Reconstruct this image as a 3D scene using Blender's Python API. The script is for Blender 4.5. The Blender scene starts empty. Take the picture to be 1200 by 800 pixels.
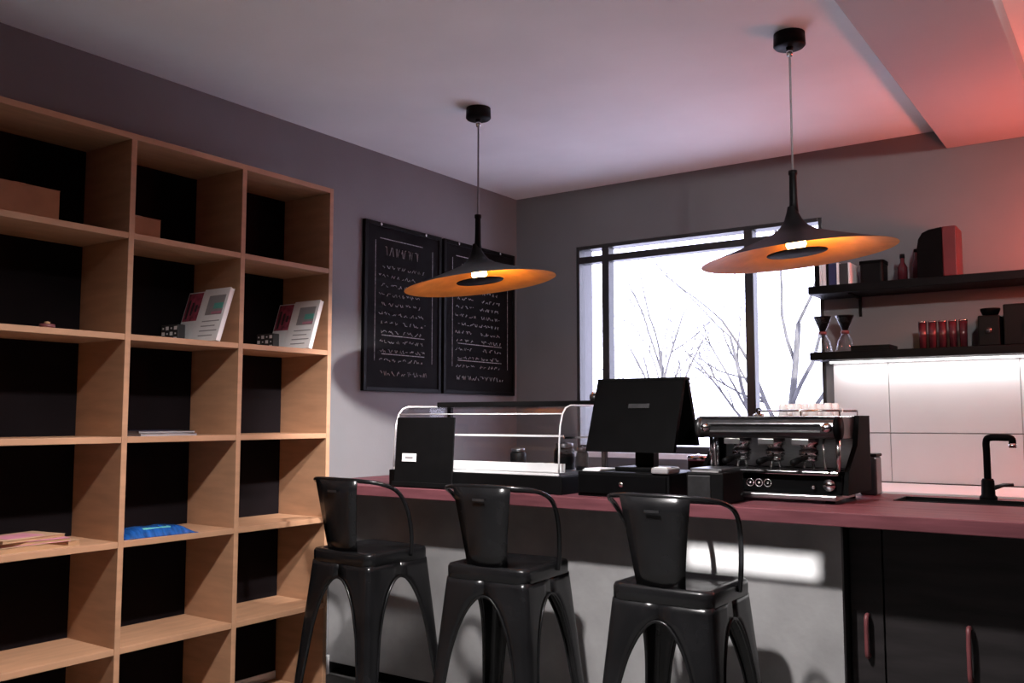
import bpy, bmesh, math, random
from mathutils import Vector, Matrix
random.seed(7)
D = bpy.data
S = bpy.context.scene
C = S.collection

# ------------------------------------------------------------------ camera
EYE = Vector((0.0, 0.0, 1.23))
YAW, PITCH, FPX = math.radians(34.8), math.atan(90 / 1074.0), 1074.0
cam = D.cameras.new('camera')
cam.sensor_width = 36.0
cam.lens = 36.0 * FPX / 1200.0
cam.clip_start = 0.02
camo = D.objects.new('camera', cam)
C.objects.link(camo)
camo.location = EYE
fwd = Vector((-math.sin(YAW) * math.cos(PITCH), math.cos(YAW) * math.cos(PITCH), math.sin(PITCH)))
camo.rotation_euler = fwd.to_track_quat('-Z', 'Y').to_euler()
S.camera = camo

# ------------------------------------------------------------------ world, sun, view
W = D.worlds.new('overcast_sky')
S.world = W
W.use_nodes = True
bg = W.node_tree.nodes['Background']
bg.inputs[0].default_value = (0.74, 0.75, 1.0, 1)
bg.inputs[1].default_value = 6.3
S.view_settings.view_transform = 'Standard'
S.view_settings.look = 'None'
S.view_settings.exposure = 0.0
S.view_settings.gamma = 1.0
S.view_settings.use_curve_mapping = False

SUN_AZ, SUN_EL = math.radians(35), math.radians(11)
sun_dir = Vector((-math.sin(SUN_AZ) * math.cos(SUN_EL), math.cos(SUN_AZ) * math.cos(SUN_EL), -math.sin(SUN_EL)))
sl = D.lights.new('low_sun', 'SUN')
sl.energy = 16.0
sl.angle = math.radians(0.35)
sl.color = (1.0, 0.97, 0.95)
slo = D.objects.new('low_sun', sl)
slo.rotation_euler = sun_dir.to_track_quat('-Z', 'Y').to_euler()
C.objects.link(slo)

# portal in the window opening: only guides sampling of the sky
pl = D.lights.new('window_portal', 'AREA')
pl.shape = 'RECTANGLE'
pl.size, pl.size_y = 1.5, 1.27
pl.cycles.is_portal = True
plo = D.objects.new('window_portal', pl)
plo.location = (-2.132, 4.97, 1.66)
plo.rotation_euler = (math.radians(-90), 0, 0)
C.objects.link(plo)

# ------------------------------------------------------------------ room numbers
XL, XR = -3.335, 3.7
YB, YF = 4.85, -3.0
ZC = 2.65
ZT = 0.93             # bar top height

# ------------------------------------------------------------------ materials
def mat(name, col, rough=0.6, metal=0.0, noise=None, bump=None, emit=None, spec=None, trans=0.0, coat=0.0, ior=None):
    m = D.materials.new(name)
    m.use_nodes = True
    nt = m.node_tree
    b = nt.nodes['Principled BSDF']
    b.inputs['Base Color'].default_value = (*col, 1)
    b.inputs['Roughness'].default_value = rough
    b.inputs['Metallic'].default_value = metal
    if spec is not None:
        b.inputs['Specular IOR Level'].default_value = spec
    if trans:
        b.inputs['Transmission Weight'].default_value = trans
    if ior:
        b.inputs['IOR'].default_value = ior
    if coat:
        b.inputs['Coat Weight'].default_value = coat
    if emit:
        b.inputs['Emission Color'].default_value = (*emit[0], 1)
        b.inputs['Emission Strength'].default_value = emit[1]
    tc = None
    if noise or bump:
        tc = nt.nodes.new('ShaderNodeTexCoord')
    if noise:
        sc, amt, stretch = noise
        mp = nt.nodes.new('ShaderNodeMapping')
        mp.inputs['Scale'].default_value = stretch
        nz = nt.nodes.new('ShaderNodeTexNoise')
        nz.inputs['Scale'].default_value = sc
        nz.inputs['Detail'].default_value = 6
        cr = nt.nodes.new('ShaderNodeValToRGB')
        cr.color_ramp.elements[0].position = 0.3
        cr.color_ramp.elements[1].position = 0.7
        cr.color_ramp.elements[0].color = (*[max(0, c * (1 - amt)) for c in col], 1)
        cr.color_ramp.elements[1].color = (*[min(1, c * (1 + amt)) for c in col], 1)
        nt.links.new(tc.outputs['Object'], mp.inputs[0])
        nt.links.new(mp.outputs[0], nz.inputs['Vector'])
        nt.links.new(nz.outputs['Fac'], cr.inputs[0])
        nt.links.new(cr.outputs[0], b.inputs['Base Color'])
    if bump:
        nb = nt.nodes.new('ShaderNodeTexNoise')
        nb.inputs['Scale'].default_value = bump[0]
        bp = nt.nodes.new('ShaderNodeBump')
        bp.inputs['Strength'].default_value = bump[1]
        bp.inputs['Distance'].default_value = 0.01
        nt.links.new(tc.outputs['Object'], nb.inputs['Vector'])
        nt.links.new(nb.outputs['Fac'], bp.inputs['Height'])
        nt.links.new(bp.outputs[0], b.inputs['Normal'])
    return m

def glass(name, tint=(1, 1, 1), refl=0.03, rough=0.0):
    m = D.materials.new(name)
    m.use_nodes = True
    nt = m.node_tree
    nt.nodes.clear()
    o = nt.nodes.new('ShaderNodeOutputMaterial')
    mx = nt.nodes.new('ShaderNodeMixShader')
    t = nt.nodes.new('ShaderNodeBsdfTransparent')
    t.inputs[0].default_value = (*tint, 1)
    g = nt.nodes.new('ShaderNodeBsdfGlossy')
    g.inputs['Roughness'].default_value = rough
    lw = nt.nodes.new('ShaderNodeLayerWeight')
    pw = nt.nodes.new('ShaderNodeMath')
    pw.operation = 'POWER'
    pw.inputs[1].default_value = 5.0
    ma = nt.nodes.new('ShaderNodeMath')
    ma.operation = 'MULTIPLY_ADD'
    ma.inputs[1].default_value = 0.6
    ma.inputs[2].default_value = refl
    nt.links.new(lw.outputs['Facing'], pw.inputs[0])
    nt.links.new(pw.outputs[0], ma.inputs[0])
    nt.links.new(ma.outputs[0], mx.inputs[0])
    nt.links.new(t.outputs[0], mx.inputs[1])
    nt.links.new(g.outputs[0], mx.inputs[2])
    nt.links.new(mx.outputs[0], o.inputs[0])
    return m

M = {}
M['wall'] = mat('wall_paint', (0.160, 0.159, 0.165), 0.75, noise=(2.2, 0.08, (1, 1, 1)), bump=(60, 0.05))
M['ceil'] = mat('ceiling_paint', (0.83, 0.855, 0.86), 0.85, noise=(1.6, 0.05, (1, 1, 1)), bump=(50, 0.05))
M['beam'] = mat('beam_paint', (0.46, 0.45, 0.47), 0.8, noise=(1.6, 0.05, (1, 1, 1)), bump=(50, 0.05))
M['darkwall'] = mat('dark_low_bounce_wall', (0.07, 0.068, 0.072), 0.75, noise=(2.2, 0.08, (1, 1, 1)), bump=(60, 0.05))  # unseen right and front walls, made dark to cut bounced fill light
M['floor'] = mat('floor_concrete', (0.17, 0.17, 0.167), 0.5, noise=(3, 0.2, (1, 1, 1)))
M['conc'] = mat('bar_concrete', (0.31, 0.305, 0.31), 0.7, noise=(6, 0.16, (1, 1, 1)), bump=(40, 0.08))
M['ply'] = mat('shelf_ply', (0.43, 0.235, 0.135), 0.55, noise=(5, 0.13, (1, 1, 6)))
M['plyh'] = mat('shelf_ply_board', (0.43, 0.235, 0.135), 0.55, noise=(5, 0.13, (6, 1, 1)))
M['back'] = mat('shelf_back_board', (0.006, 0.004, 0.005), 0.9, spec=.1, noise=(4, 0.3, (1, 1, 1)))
M['wood'] = mat('bar_wood', (0.145, 0.050, 0.060), 0.5, spec=.08, noise=(3.5, 0.28, (1, 9, 9)), bump=(18, 0.04))
M['darkwood'] = mat('dark_cabinet', (0.02, 0.017, 0.018), 0.55, spec=.25, noise=(5, 0.3, (1, 1, 6)))
M['redwood'] = mat('red_brown_handle', (0.16, 0.045, 0.05), 0.45, noise=(8, 0.2, (1, 1, 4)))
M['black'] = mat('matt_black', (0.004, 0.004, 0.0044), 0.5, spec=.1, noise=(20, 0.2, (1, 1, 1)))
M['blackg'] = mat('gloss_black', (0.003, 0.003, 0.0033), 0.6, spec=.03, noise=(12, 0.2, (1, 1, 1)))
M['stool'] = mat('gunmetal', (0.010, 0.010, 0.011), 0.25, 0.2, spec=.4, noise=(9, 0.3, (1, 1, 1)))
M['frame'] = mat('window_frame_dark', (0.03, 0.03, 0.032), 0.4, noise=(10, 0.2, (1, 1, 1)))
M['chrome'] = mat('chrome', (0.72, 0.72, 0.73), 0.14, 1.0, noise=(30, 0.05, (1, 1, 1)))
M['steel'] = mat('brushed_steel', (0.55, 0.55, 0.56), 0.32, 1.0, noise=(30, 0.1, (1, 1, 20)))
M['dsteel'] = mat('dark_steel', (0.09, 0.09, 0.095), 0.3, 0.8, noise=(20, 0.2, (1, 1, 1)))
M['white'] = mat('white_card', (0.88, 0.87, 0.88), 0.5, noise=(20, 0.04, (1, 1, 1)))
M['porc'] = mat('white_porcelain', (0.8, 0.8, 0.8), 0.2, noise=(10, 0.03, (1, 1, 1)))
M['tile'] = mat('backsplash_slab', (0.70, 0.69, 0.70), 0.35, noise=(2.5, 0.04, (1, 1, 1)))
M['grout'] = mat('grout', (0.25, 0.24, 0.24), 0.8, noise=(10, 0.1, (1, 1, 1)))
M['gold'] = mat('gold_leaf_inside', (0.55, 0.19, 0.025), 0.6, 0.0, spec=.1, noise=(14, 0.15, (1, 1, 1)))
M['glass'] = glass('clear_glass')
M['caseglass'] = glass('case_glass', (0.98, 0.985, 0.985), 0.03)
M['chalk'] = mat('chalk', (0.30, 0.295, 0.30), 0.9, noise=(90, 0.6, (1, 1, 1)))
M['board'] = mat('chalkboard_slate', (0.005, 0.005, 0.0055), 0.8, spec=.1, noise=(6, 0.5, (1, 1, 1)))
M['led'] = mat('led_diffuser', (0.9, 0.9, 0.9), 0.5, emit=((1.0, 0.97, 0.97), 5.0), noise=(5, 0.02, (1, 1, 1)))
M['bulb'] = mat('warm_bulb', (1, 0.8, 0.5), 0.5, emit=((1.0, 0.70, 0.30), 14.0), noise=(5, 0.02, (1, 1, 1)))
M['redglow'] = mat('red_lamp_glass', (0.9, 0.2, 0.2), 0.4, emit=((1.0, 0.22, 0.20), 6.0), noise=(5, 0.05, (1, 1, 1)))
M['cardb'] = mat('cardboard', (0.40, 0.23, 0.12), 0.7, noise=(12, 0.1, (1, 1, 1)))
M['blue'] = mat('blue_film', (0.012, 0.075, 0.28), 0.2, noise=(14, 0.6, (1, 4, 1)))
M['teal'] = mat('teal_print', (0.12, 0.42, 0.36), 0.5, noise=(14, 0.1, (1, 1, 1)))
M['greyp'] = mat('grey_print', (0.30, 0.29, 0.30), 0.5, noise=(14, 0.1, (1, 1, 1)))
M['redp'] = mat('red_print', (0.33, 0.06, 0.10), 0.5, noise=(30, 0.8, (1, 1, 1)))
M['pink'] = mat('pink_print', (0.55, 0.22, 0.30), 0.5, noise=(14, 0.1, (1, 1, 1)))
M['checker'] = mat('black_print', (0.03, 0.03, 0.032), 0.5, noise=(14, 0.1, (1, 1, 1)))
M['paper'] = mat('brown_paper', (0.45, 0.29, 0.18), 0.6, noise=(18, 0.25, (1, 1, 1)))
M['maroon'] = mat('maroon_plastic', (0.10, 0.010, 0.012), 0.35, noise=(9, 0.2, (1, 1, 1)))
M['navy'] = mat('navy_cloth', (0.02, 0.025, 0.09), 0.6, noise=(9, 0.2, (1, 1, 1)))
M['amber'] = mat('dark_glassware', (0.08, 0.014, 0.02), 0.15, noise=(9, 0.2, (1, 1, 1)))
M['bark'] = mat('grey_bark', (0.06, 0.058, 0.059), 0.9, noise=(9, 0.3, (1, 1, 1)))
M['ground'] = mat('pale_paving', (0.84, 0.83, 0.88), 0.9, noise=(1.5, 0.06, (1, 1, 1)))
M['cord'] = mat('grey_cord', (0.18, 0.17, 0.18), 0.5, noise=(9, 0.1, (1, 1, 1)))

# ------------------------------------------------------------------ helpers
def link(name, bm, m, parent=None, smooth=False, loc=None):
    me = D.meshes.new(name)
    bmesh.ops.recalc_face_normals(bm, faces=bm.faces)
    bm.to_mesh(me)
    bm.free()
    mats = m if isinstance(m, (list, tuple)) else [m]
    for k in mats:
        me.materials.append(M[k])
    if smooth:
        for p in me.polygons:
            p.use_smooth = True
    o = D.objects.new(name, me)
    C.objects.link(o)
    if parent:
        o.parent = parent
    if loc:
        o.location = loc
    return o

def tag(o, label, cat, group=None):
    o['label'] = label
    o['category'] = cat
    if group:
        o['group'] = group
    return o

def struct(o):
    o['kind'] = 'structure'
    return o

def thing(name, label, cat, loc=(0, 0, 0), rz=0.0, group=None):
    o = D.objects.new(name, None)
    o.empty_display_size = 0.05
    C.objects.link(o)
    o.location = loc
    o.rotation_euler = (0, 0, rz)
    return tag(o, label, cat, group)

def box(bm, x0, x1, y0, y1, z0, z1, bev=0.0, mi=0):
    vs = [bm.verts.new((x, y, z)) for x in (x0, x1) for y in (y0, y1) for z in (z0, z1)]
    idx = [(0, 1, 3, 2), (4, 6, 7, 5), (0, 4, 5, 1), (2, 3, 7, 6), (0, 2, 6, 4), (1, 5, 7, 3)]
    fs = [bm.faces.new([vs[i] for i in q]) for q in idx]
    for f in fs:
        f.material_index = mi
    if bev:
        es = list({e for f in fs for e in f.edges})
        r = bmesh.ops.bevel(bm, geom=es, offset=bev, segments=2, affect='EDGES', profile=0.5)
        for f in r['faces']:
            f.material_index = mi
    return vs

def B(*a, **k):
    bm = bmesh.new()
    box(bm, *a, **k)
    return bm

def lathe(prof, seg=32, bm=None, c=(0, 0, 0), mi=0):
    bm = bm or bmesh.new()
    rings = []
    for r, z in prof:
        if r < 1e-5:
            rings.append([bm.verts.new((c[0], c[1], c[2] + z))])
        else:
            rings.append([bm.verts.new((c[0] + r * math.cos(2 * math.pi * i / seg), c[1] + r * math.sin(2 * math.pi * i / seg), c[2] + z)) for i in range(seg)])
    for a, b in zip(rings, rings[1:]):
        for i in range(seg):
            j = (i + 1) % seg
            if len(a) == 1 and len(b) == 1:
                continue
            if len(a) == 1:
                f = bm.faces.new((a[0], b[i], b[j]))
            elif len(b) == 1:
                f = bm.faces.new((a[i], b[0], a[j]))
            else:
                f = bm.faces.new((a[i], b[i], b[j], a[j]))
            f.material_index = mi
    return bm

def tube(pts, rad, seg=8, bm=None, cap=True):
    bm = bm or bmesh.new()
    pts = [Vector(p) for p in pts]
    n = len(pts)
    rads = rad if isinstance(rad, (list, tuple)) else [rad] * n
    rings = []
    up = None
    for i, p in enumerate(pts):
        t = (pts[min(i + 1, n - 1)] - pts[max(i - 1, 0)]).normalized()
        if up is None:
            up = t.orthogonal().normalized()
        else:
            up = (up - t * up.dot(t))
            up = up.normalized() if up.length > 1e-6 else t.orthogonal().normalized()
        s = t.cross(up)
        rings.append([bm.verts.new(p + (up * math.cos(2 * math.pi * k / seg) + s * math.sin(2 * math.pi * k / seg)) * rads[i]) for k in range(seg)])
    for a, b in zip(rings, rings[1:]):
        for k in range(seg):
            bm.faces.new((a[k], a[(k + 1) % seg], b[(k + 1) % seg], b[k]))
    if cap:
        bm.faces.new(rings[0][::-1])
        bm.faces.new(rings[-1])
    return bm

def smoothpath(pts, n=6):
    pts = [Vector(p) for p in pts]
    out = []
    for i in range(len(pts) - 1):
        p0, p1, p2, p3 = pts[max(i - 1, 0)], pts[i], pts[i + 1], pts[min(i + 2, len(pts) - 1)]
        for k in range(n):
            t = k / n
            out.append(0.5 * ((2 * p1) + (p2 - p0) * t + (2 * p0 - 5 * p1 + 4 * p2 - p3) * t * t + (3 * p1 - p0 - 3 * p2 + p3) * t ** 3))
    out.append(pts[-1])
    return out

def extrude_poly(pts, axis, a0, a1, bm=None):
    """prism of a 2-D outline along an axis (0=x: pts are (y,z); 1=y: pts are (x,z); 2=z: pts are (x,y))"""
    bm = bm or bmesh.new()
    def mk(p, a):
        return {0: (a, p[0], p[1]), 1: (p[0], a, p[1]), 2: (p[0], p[1], a)}[axis]
    A = [bm.verts.new(mk(p, a0)) for p in pts]
    Bv = [bm.verts.new(mk(p, a1)) for p in pts]
    bm.faces.new(A[::-1])
    bm.faces.new(Bv)
    n = len(pts)
    for i in range(n):
        bm.faces.new((A[i], A[(i + 1) % n], Bv[(i + 1) % n], Bv[i]))
    return bm

def copy_tree(o, parent=None):
    c = o.copy()
    C.objects.link(c)
    c.parent = parent
    for ch in list(o.children):
        copy_tree(ch, c)
    return c

def rsq(half, r, n=5):
    """rounded square loop"""
    out = []
    for cx, cy, a0 in ((half - r, half - r, 0), (-half + r, half - r, 90), (-half + r, -half + r, 180), (half - r, -half + r, 270)):
        for k in range(n + 1):
            a = math.radians(a0 + 90 * k / n)
            out.append((cx + r * math.cos(a), cy + r * math.sin(a)))
    return out

# ------------------------------------------------------------------ room shell
struct(link('floor', B(XL - .2, XR + .2, YF - .2, YB + .2, -.12, 0), 'floor'))
struct(link('ceiling', B(XL - .2, XR + .2, YF - .2, YB + .2, ZC, ZC + .15), 'ceil'))
struct(link('wall_left', B(XL - .2, XL, YF, YB, 0, ZC), 'wall'))
struct(link('wall_right', B(XR, XR + .2, YF, YB, 0, ZC), 'darkwall'))
# back wall with the window opening
WX0, WX1, WZ0, WZ1 = -2.886, -1.378, 1.03, 2.29
bm = bmesh.new()
box(bm, XL - .2, WX0, YB, YB + .2, 0, ZC)
box(bm, WX1, XR + .2, YB, YB + .2, 0, ZC)
box(bm, WX0, WX1, YB, YB + .2, 0, WZ0)
box(bm, WX0, WX1, YB, YB + .2, WZ1, ZC)
struct(link('wall_back', bm, 'wall'))
# wall behind the camera, with a slot added to shape the low sun into a strip
pt = Vector((-1.20, 3.23, 0.720))
k = (YF - pt.y) / sun_dir.y
sc_ = pt + sun_dir * k
SX0, SX1, SZ0, SZ1 = sc_.x - .25, sc_.x + .25, sc_.z - .042, sc_.z + .042
bm = bmesh.new()
box(bm, XL - .2, SX0, YF - .02, YF, 0, ZC)
box(bm, SX1, XR + .2, YF - .02, YF, 0, ZC)
box(bm, SX0, SX1, YF - .02, YF, 0, SZ0)
box(bm, SX0, SX1, YF - .02, YF, SZ1, ZC)
struct(link('wall_front', bm, 'darkwall'))
# boxed beam under the ceiling
struct(link('trim_1', B(-.765, -.35, YF, YB, 2.553, ZC, bev=.004), 'beam'))
# baseboards
struct(link('baseboard_left', B(XL, XL + .015, YF, 3.23, 0, .09, bev=.003), 'white'))
struct(link('baseboard_right', B(XR - .015, XR, YF, YB, 0, .09, bev=.003), 'white'))

# window
win = D.objects.new('window_1', None)
C.objects.link(win)
struct(win)
win.location = ((WX0 + WX1) / 2, YB, WZ0)
def wpart(name, x0, x1, z0, z1, y0=.0, y1=.07, m='frame', bev=.004):
    ox, oz = (WX0 + WX1) / 2, WZ0
    return link(name, B(x0 - ox, x1 - ox, y0, y1, z0 - oz, z1 - oz, bev=bev), m, win)
wpart('window_frame', WX0, WX0 + .022, WZ0, WZ1)
wpart('window_frame', WX1 - .022, WX1, WZ0, WZ1)
wpart('window_frame', WX0 + .022, WX1 - .022, WZ1 - .022, WZ1)
wpart('window_frame', WX0 + .022, WX1 - .022, WZ0, WZ0 + .04)
wpart('transom_bar', WX0 + .022, WX1 - .022, 2.180, 2.222, -.004, .066)
wpart('mullion', -2.705, -2.657, WZ0 + .04, 2.268, -.002, .068)
wpart('mullion', -1.808, -1.758, WZ0 + .04, 2.268, -.002, .068)
for x0, x1 in ((WX0 + .022, -2.705), (-2.657, -1.808), (-1.758, WX1 - .022)):
    wpart('window_pane', x0, x1, WZ0 + .04, 2.180, .03, .036, 'glass', 0)
    wpart('window_pane', x0, x1, 2.222, WZ1 - .022, .03, .036, 'glass', 0)
wpart('window_sill', WX0 - .02, WX1 + .02, WZ0 - .03, WZ0, -.06, .12, 'white')

# backsplash of large pale slabs behind the back counter
bs = D.objects.new('trim_2', None)
C.objects.link(bs)
struct(bs)
bs.location = (-.4, YB, .915)
link('grout_bed', B(-.94, 1.6, -.006, 0, 0, .60), 'grout', bs)
xs = [-.938, -.668, -.089, .49, 1.07, 1.598]
for x0, x1 in zip(xs, xs[1:]):
    link('tile', B(x0 + .0015, x1 - .0015, -.016, -.006, .002, .240, bev=.0015), 'tile', bs)
    link('tile', B(x0 + .0015, x1 - .0015, -.016, -.006, .245, .598, bev=.0015), 'tile', bs)

# ------------------------------------------------------------------ outside
struct(link('ground', B(-40, 30, YB + .2, 60, -.5, -.4), 'ground'))
def tree(loc, label, seed, trunk_h, lean, n0):
    rnd = random.Random(seed)
    bm = bmesh.new()
    def grow(p, d, length, rad, lvl):
        pts, rr = [p.copy()], [rad]
        n = 6
        dd = d.copy()
        for i in range(n):
            dd = (dd + Vector((rnd.uniform(-.16, .16), rnd.uniform(-.16, .16), rnd.uniform(-.04, .14)))).normalized()
            p = p + dd * (length / n)
            pts.append(p.copy())
            rr.append(rad * (1 - .55 * (i + 1) / n))
        tube(pts, rr, 6 if lvl < 2 else 4, bm)
        if lvl >= 4:
            return
        kids = n0 if lvl == 0 else 3 + (lvl < 3)
        for q in range(kids):
            t = rnd.uniform(.35, 1.0) if q else 1.0
            i = min(n, max(1, int(t * n)))
            ax = Vector((rnd.uniform(-1, 1), rnd.uniform(-1, 1), rnd.uniform(-.3, .3))).normalized()
            nd = (Matrix.Rotation(math.radians(rnd.uniform(20, 55)), 3, ax) @ dd).normalized()
            grow(pts[i], nd, length * rnd.uniform(.55, .8), rr[i] * .62, lvl + 1)
    grow(Vector((0, 0, 0)), Vector(lean).normalized(), trunk_h, .068, 0)
    o = link('bare_tree', bm, 'bark', None, True, loc)
    tag(o, label, 'tree')
tree((-3.35, 9.6, -.4), 'bare leafless tree outside behind the espresso machine', 5, 2.7, (.05, 0, 1), 7)
tree((-7.4, 15.5, -.4), 'bare leafless tree outside behind the tilted cash screen', 11, 2.9, (.1, 0, 1), 7)

# ------------------------------------------------------------------ bookshelf
SH_X = -3.02
TH = .022
Yv = [0.915, 1.415, 1.916, 2.417, 2.907]
Zr = [2.263 - .370 * i for i in range(7)]
bsf = thing('bookshelf', 'tall open wooden cube bookshelf against the grey wall', 'bookshelf', (-3.175, 1.9, 0))
ox, oy = -3.175, 1.9
dx0, dx1 = XL + .003 - ox, SH_X - ox
for i, y in enumerate(Yv):
    nm = 'side_panel' if i in (0, len(Yv) - 1) else 'divider'
    link(nm, B(dx0 + .008, dx1, y - TH / 2 - oy, y + TH / 2 - oy, 0, Zr[0] - TH / 2 if 0 < i < len(Yv) - 1 else Zr[0] + TH / 2, bev=.0015), 'ply', bsf)
link('top_board', B(dx0 + .008, dx1, Yv[0] + TH / 2 - oy, Yv[-1] - TH / 2 - oy, Zr[0] - TH / 2, Zr[0] + TH / 2, bev=.0015), 'plyh', bsf)
for z in Zr[1:]:
    for a, b in zip(Yv, Yv[1:]):
        link('shelf_board', B(dx0 + .008, dx1 - .001, a + TH / 2 - oy, b - TH / 2 - oy, z - TH / 2, z + TH / 2, bev=.0015), 'plyh', bsf)
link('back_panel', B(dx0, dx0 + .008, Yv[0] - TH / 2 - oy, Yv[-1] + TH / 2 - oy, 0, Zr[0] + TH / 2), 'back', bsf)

def bx_top(i):
    return Zr[i] + TH / 2
# cardboard boxes on the first row
def carton(y0, y1, x0, x1, hgt, z, label):
    t = thing('cardboard_box', label, 'box', ((x0 + x1) / 2, (y0 + y1) / 2, z))
    w, d = (x1 - x0) / 2, (y1 - y0) / 2
    link('carton_body', B(-w, w, -d, d, 0, hgt, bev=.003), 'cardb', t)
    link('lid_flap', B(-w, w, -d, -.001, hgt, hgt + .004), 'cardb', t)
    link('lid_flap', B(-w, w, .001, d, hgt, hgt + .004), 'cardb', t)
    link('packing_tape', B(-w + .0, w + .001, -.02, .02, hgt + .004, hgt + .005), 'paper', t)
carton(1.43, 1.715, -3.30, -3.15, .128, bx_top(1), 'long brown cardboard box lying in the top row of the bookshelf')
carton(1.932, 2.135, -3.30, -3.17, .10, bx_top(1), 'short brown cardboard box beside a divider in the top row')

# booklets leaning in the two lit cells
def booklet_set(ydiv, z, where):
    # booklets face along the shelf and lean back on the divider at ydiv
    a = math.radians(17)
    t = thing('white_booklet', 'white booklet with grey picture panel leaning in ' + where, 'booklet', (-3.205, ydiv - .096, z + .006))
    t.rotation_euler = (-a, 0, 0)
    link('cover', B(0, .165, 0, .004, 0, .232, bev=.0012), 'white', t)
    link('page_block', B(.002, .163, .004, .018, .002, .230), 'white', t)
    link('cover', B(0, .165, .018, .021, 0, .232, bev=.001), 'white', t)
    link('picture_panel', B(.045, .150, -.0012, 0, .115, .200), 'greyp', t)
    link('teal_print', B(.090, .148, -.0022, -.0012, .140, .165), 'teal', t)
    link('pink_print', B(.085, .150, -.0022, -.0012, .117, .128), 'pink', t)
    for q in range(4):
        link('text_line', B(.04, .150 - .02 * (q % 2), -.001, 0, .085 - q * .021, .089 - q * .021), 'greyp', t)
    t = thing('red_booklet', 'red patterned booklet leaning beside the white one in ' + where, 'booklet', (-3.312, ydiv - .093, z + .006))
    t.rotation_euler = (-a, 0, 0)
    link('cover', B(0, .104, 0, .004, 0, .226, bev=.0012), 'white', t)
    link('page_block', B(.002, .102, .004, .016, .002, .224), 'white', t)
    link('picture_panel', B(.006, .100, -.0012, 0, .095, .220), 'redp', t)
    for q in range(3):
        link('figure_print', B(.02 + q * .026, .032 + q * .026, -.0022, -.0012, .105 + .015 * q, .19 - .012 * q), 'checker', t)
    # small patterned pack at the foot
    t = thing('small_card_pack', 'small black and white patterned card pack in ' + where, 'card pack', (-3.262, ydiv - .140, z))
    link('pack_body', B(-.052, .06, -.018, .018, 0, .075, bev=.003), 'checker', t)
    for q in range(4):
        for r in range(3):
            e = .009 if (q + r) % 2 else .004
            link('white_patch', B(-.036 + q * .027 - e, -.036 + q * .027 + e, -.019, -.018, .016 + r * .022 - e * .8, .016 + r * .022 + e * .8), 'white', t)
booklet_set(2.406, bx_top(2), 'the second row middle cell')
booklet_set(2.896, bx_top(2), 'the second row end cell')

# little wooden token, thin magazines, blue pack, brown papers
t = thing('wooden_token', 'tiny round wooden token on the second row board', 'token', (-3.06, 1.64, bx_top(2)))
link('disc', lathe([(0, 0), (.024, 0), (.026, .006), (.024, .014), (0, .014)], 20), 'redwood', t, True)
link('bead', lathe([(0, .014), (.01, .014), (.009, .022), (0, .024)], 14), 'cardb', t, True)

def mag(y0, y1, x0, x1, z, h, m, label, rz, name='magazine', extra=None, pages='cardb'):
    t = thing(name, label, 'magazine', ((x0 + x1) / 2, (y0 + y1) / 2, z), math.radians(rz))
    w, d = (x1 - x0) / 2, (y1 - y0) / 2
    link('page_block', B(-w, w - .002, -d + .002, d - .002, .0015, h - .0015), pages, t)
    link('cover', B(-w, w, -d, d, h - .0015, h, bev=.0004), m, t)
    link('cover', B(-w, w, -d, d, 0, .0015, bev=.0004), m, t)
    link('spine', B(-w - .0015, -w, -d, d, 0, h), m, t)
    if extra:
        link('picture_panel', B(-w * .6, w * .7, -d * .7, d * .5, h, h + .0006), extra, t)
    return t
z = bx_top(3)
mag(1.99, 2.24, -3.24, -3.045, z, .010, 'greyp', 'grey covered magazine lying flat under a dark one', 2, pages='greyp')
mag(2.0, 2.235, -3.23, -3.05, z + .0107, .009, 'checker', 'dark covered magazine lying on the grey magazine', -3, extra='navy', pages='greyp')
z = bx_top(4)
mag(1.50, 1.78, -3.24, -3.045, z, .020, 'paper', 'brown magazine lying flat at the bottom of a messy pile', 3, extra='cardb')
mag(1.505, 1.75, -3.22, -3.05, z + .0207, .012, 'pink', 'pinkish magazine in the middle of a messy pile', -7, extra='white')
mag(1.50, 1.73, -3.22, -3.055, z + .0334, .010, 'paper', 'brown magazine lying on top of a messy pile', 9, extra='pink')
# glossy blue packet
t = thing('blue_packet', 'glossy blue plastic packet lying flat on the bookshelf', 'packet', (-3.115, 2.10, bx_top(4)), math.radians(-4))
bm = bmesh.new()
nx, ny = 9, 16
def hz(i, j):
    u, v = i / (nx - 1) * 2 - 1, j / (ny - 1) * 2 - 1
    return .030 * max(0, (1 - u ** 4) * (1 - v ** 6)) + .002 * math.sin(9 * v + 3 * u) * (1 - u * u) * (1 - v * v)
top = [[bm.verts.new(((i / (nx - 1) - .5) * .16, (j / (ny - 1) - .5) * .27, .003 + max(0, hz(i, j)))) for j in range(ny)] for i in range(nx)]
bot = [[bm.verts.new(((i / (nx - 1) - .5) * .16, (j / (ny - 1) - .5) * .27, 0)) for j in range(ny)] for i in range(nx)]
for i in range(nx - 1):
    for j in range(ny - 1):
        bm.faces.new((top[i][j], top[i + 1][j], top[i + 1][j + 1], top[i][j + 1]))
        bm.faces.new((bot[i][j], bot[i][j + 1], bot[i + 1][j + 1], bot[i + 1][j]))
for i in range(nx - 1):
    for j in (0, ny - 1):
        bm.faces.new((top[i][j], bot[i][j], bot[i + 1][j], top[i + 1][j]))
for j in range(ny - 1):
    for i in (0, nx - 1):
        bm.faces.new((top[i][j], top[i][j + 1], bot[i][j + 1], bot[i][j]))
link('pouch', bm, 'blue', t, True)
link('label_patch', B(.02, .05, -.06, .05, .022, .031, bev=.002), 'teal', t)
link('sealed_edge', B(-.08, .08, .133, .148, 0, .002), 'blue', t)
link('sealed_edge', B(-.08, .08, -.148, -.133, 0, .002), 'blue', t)

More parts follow.
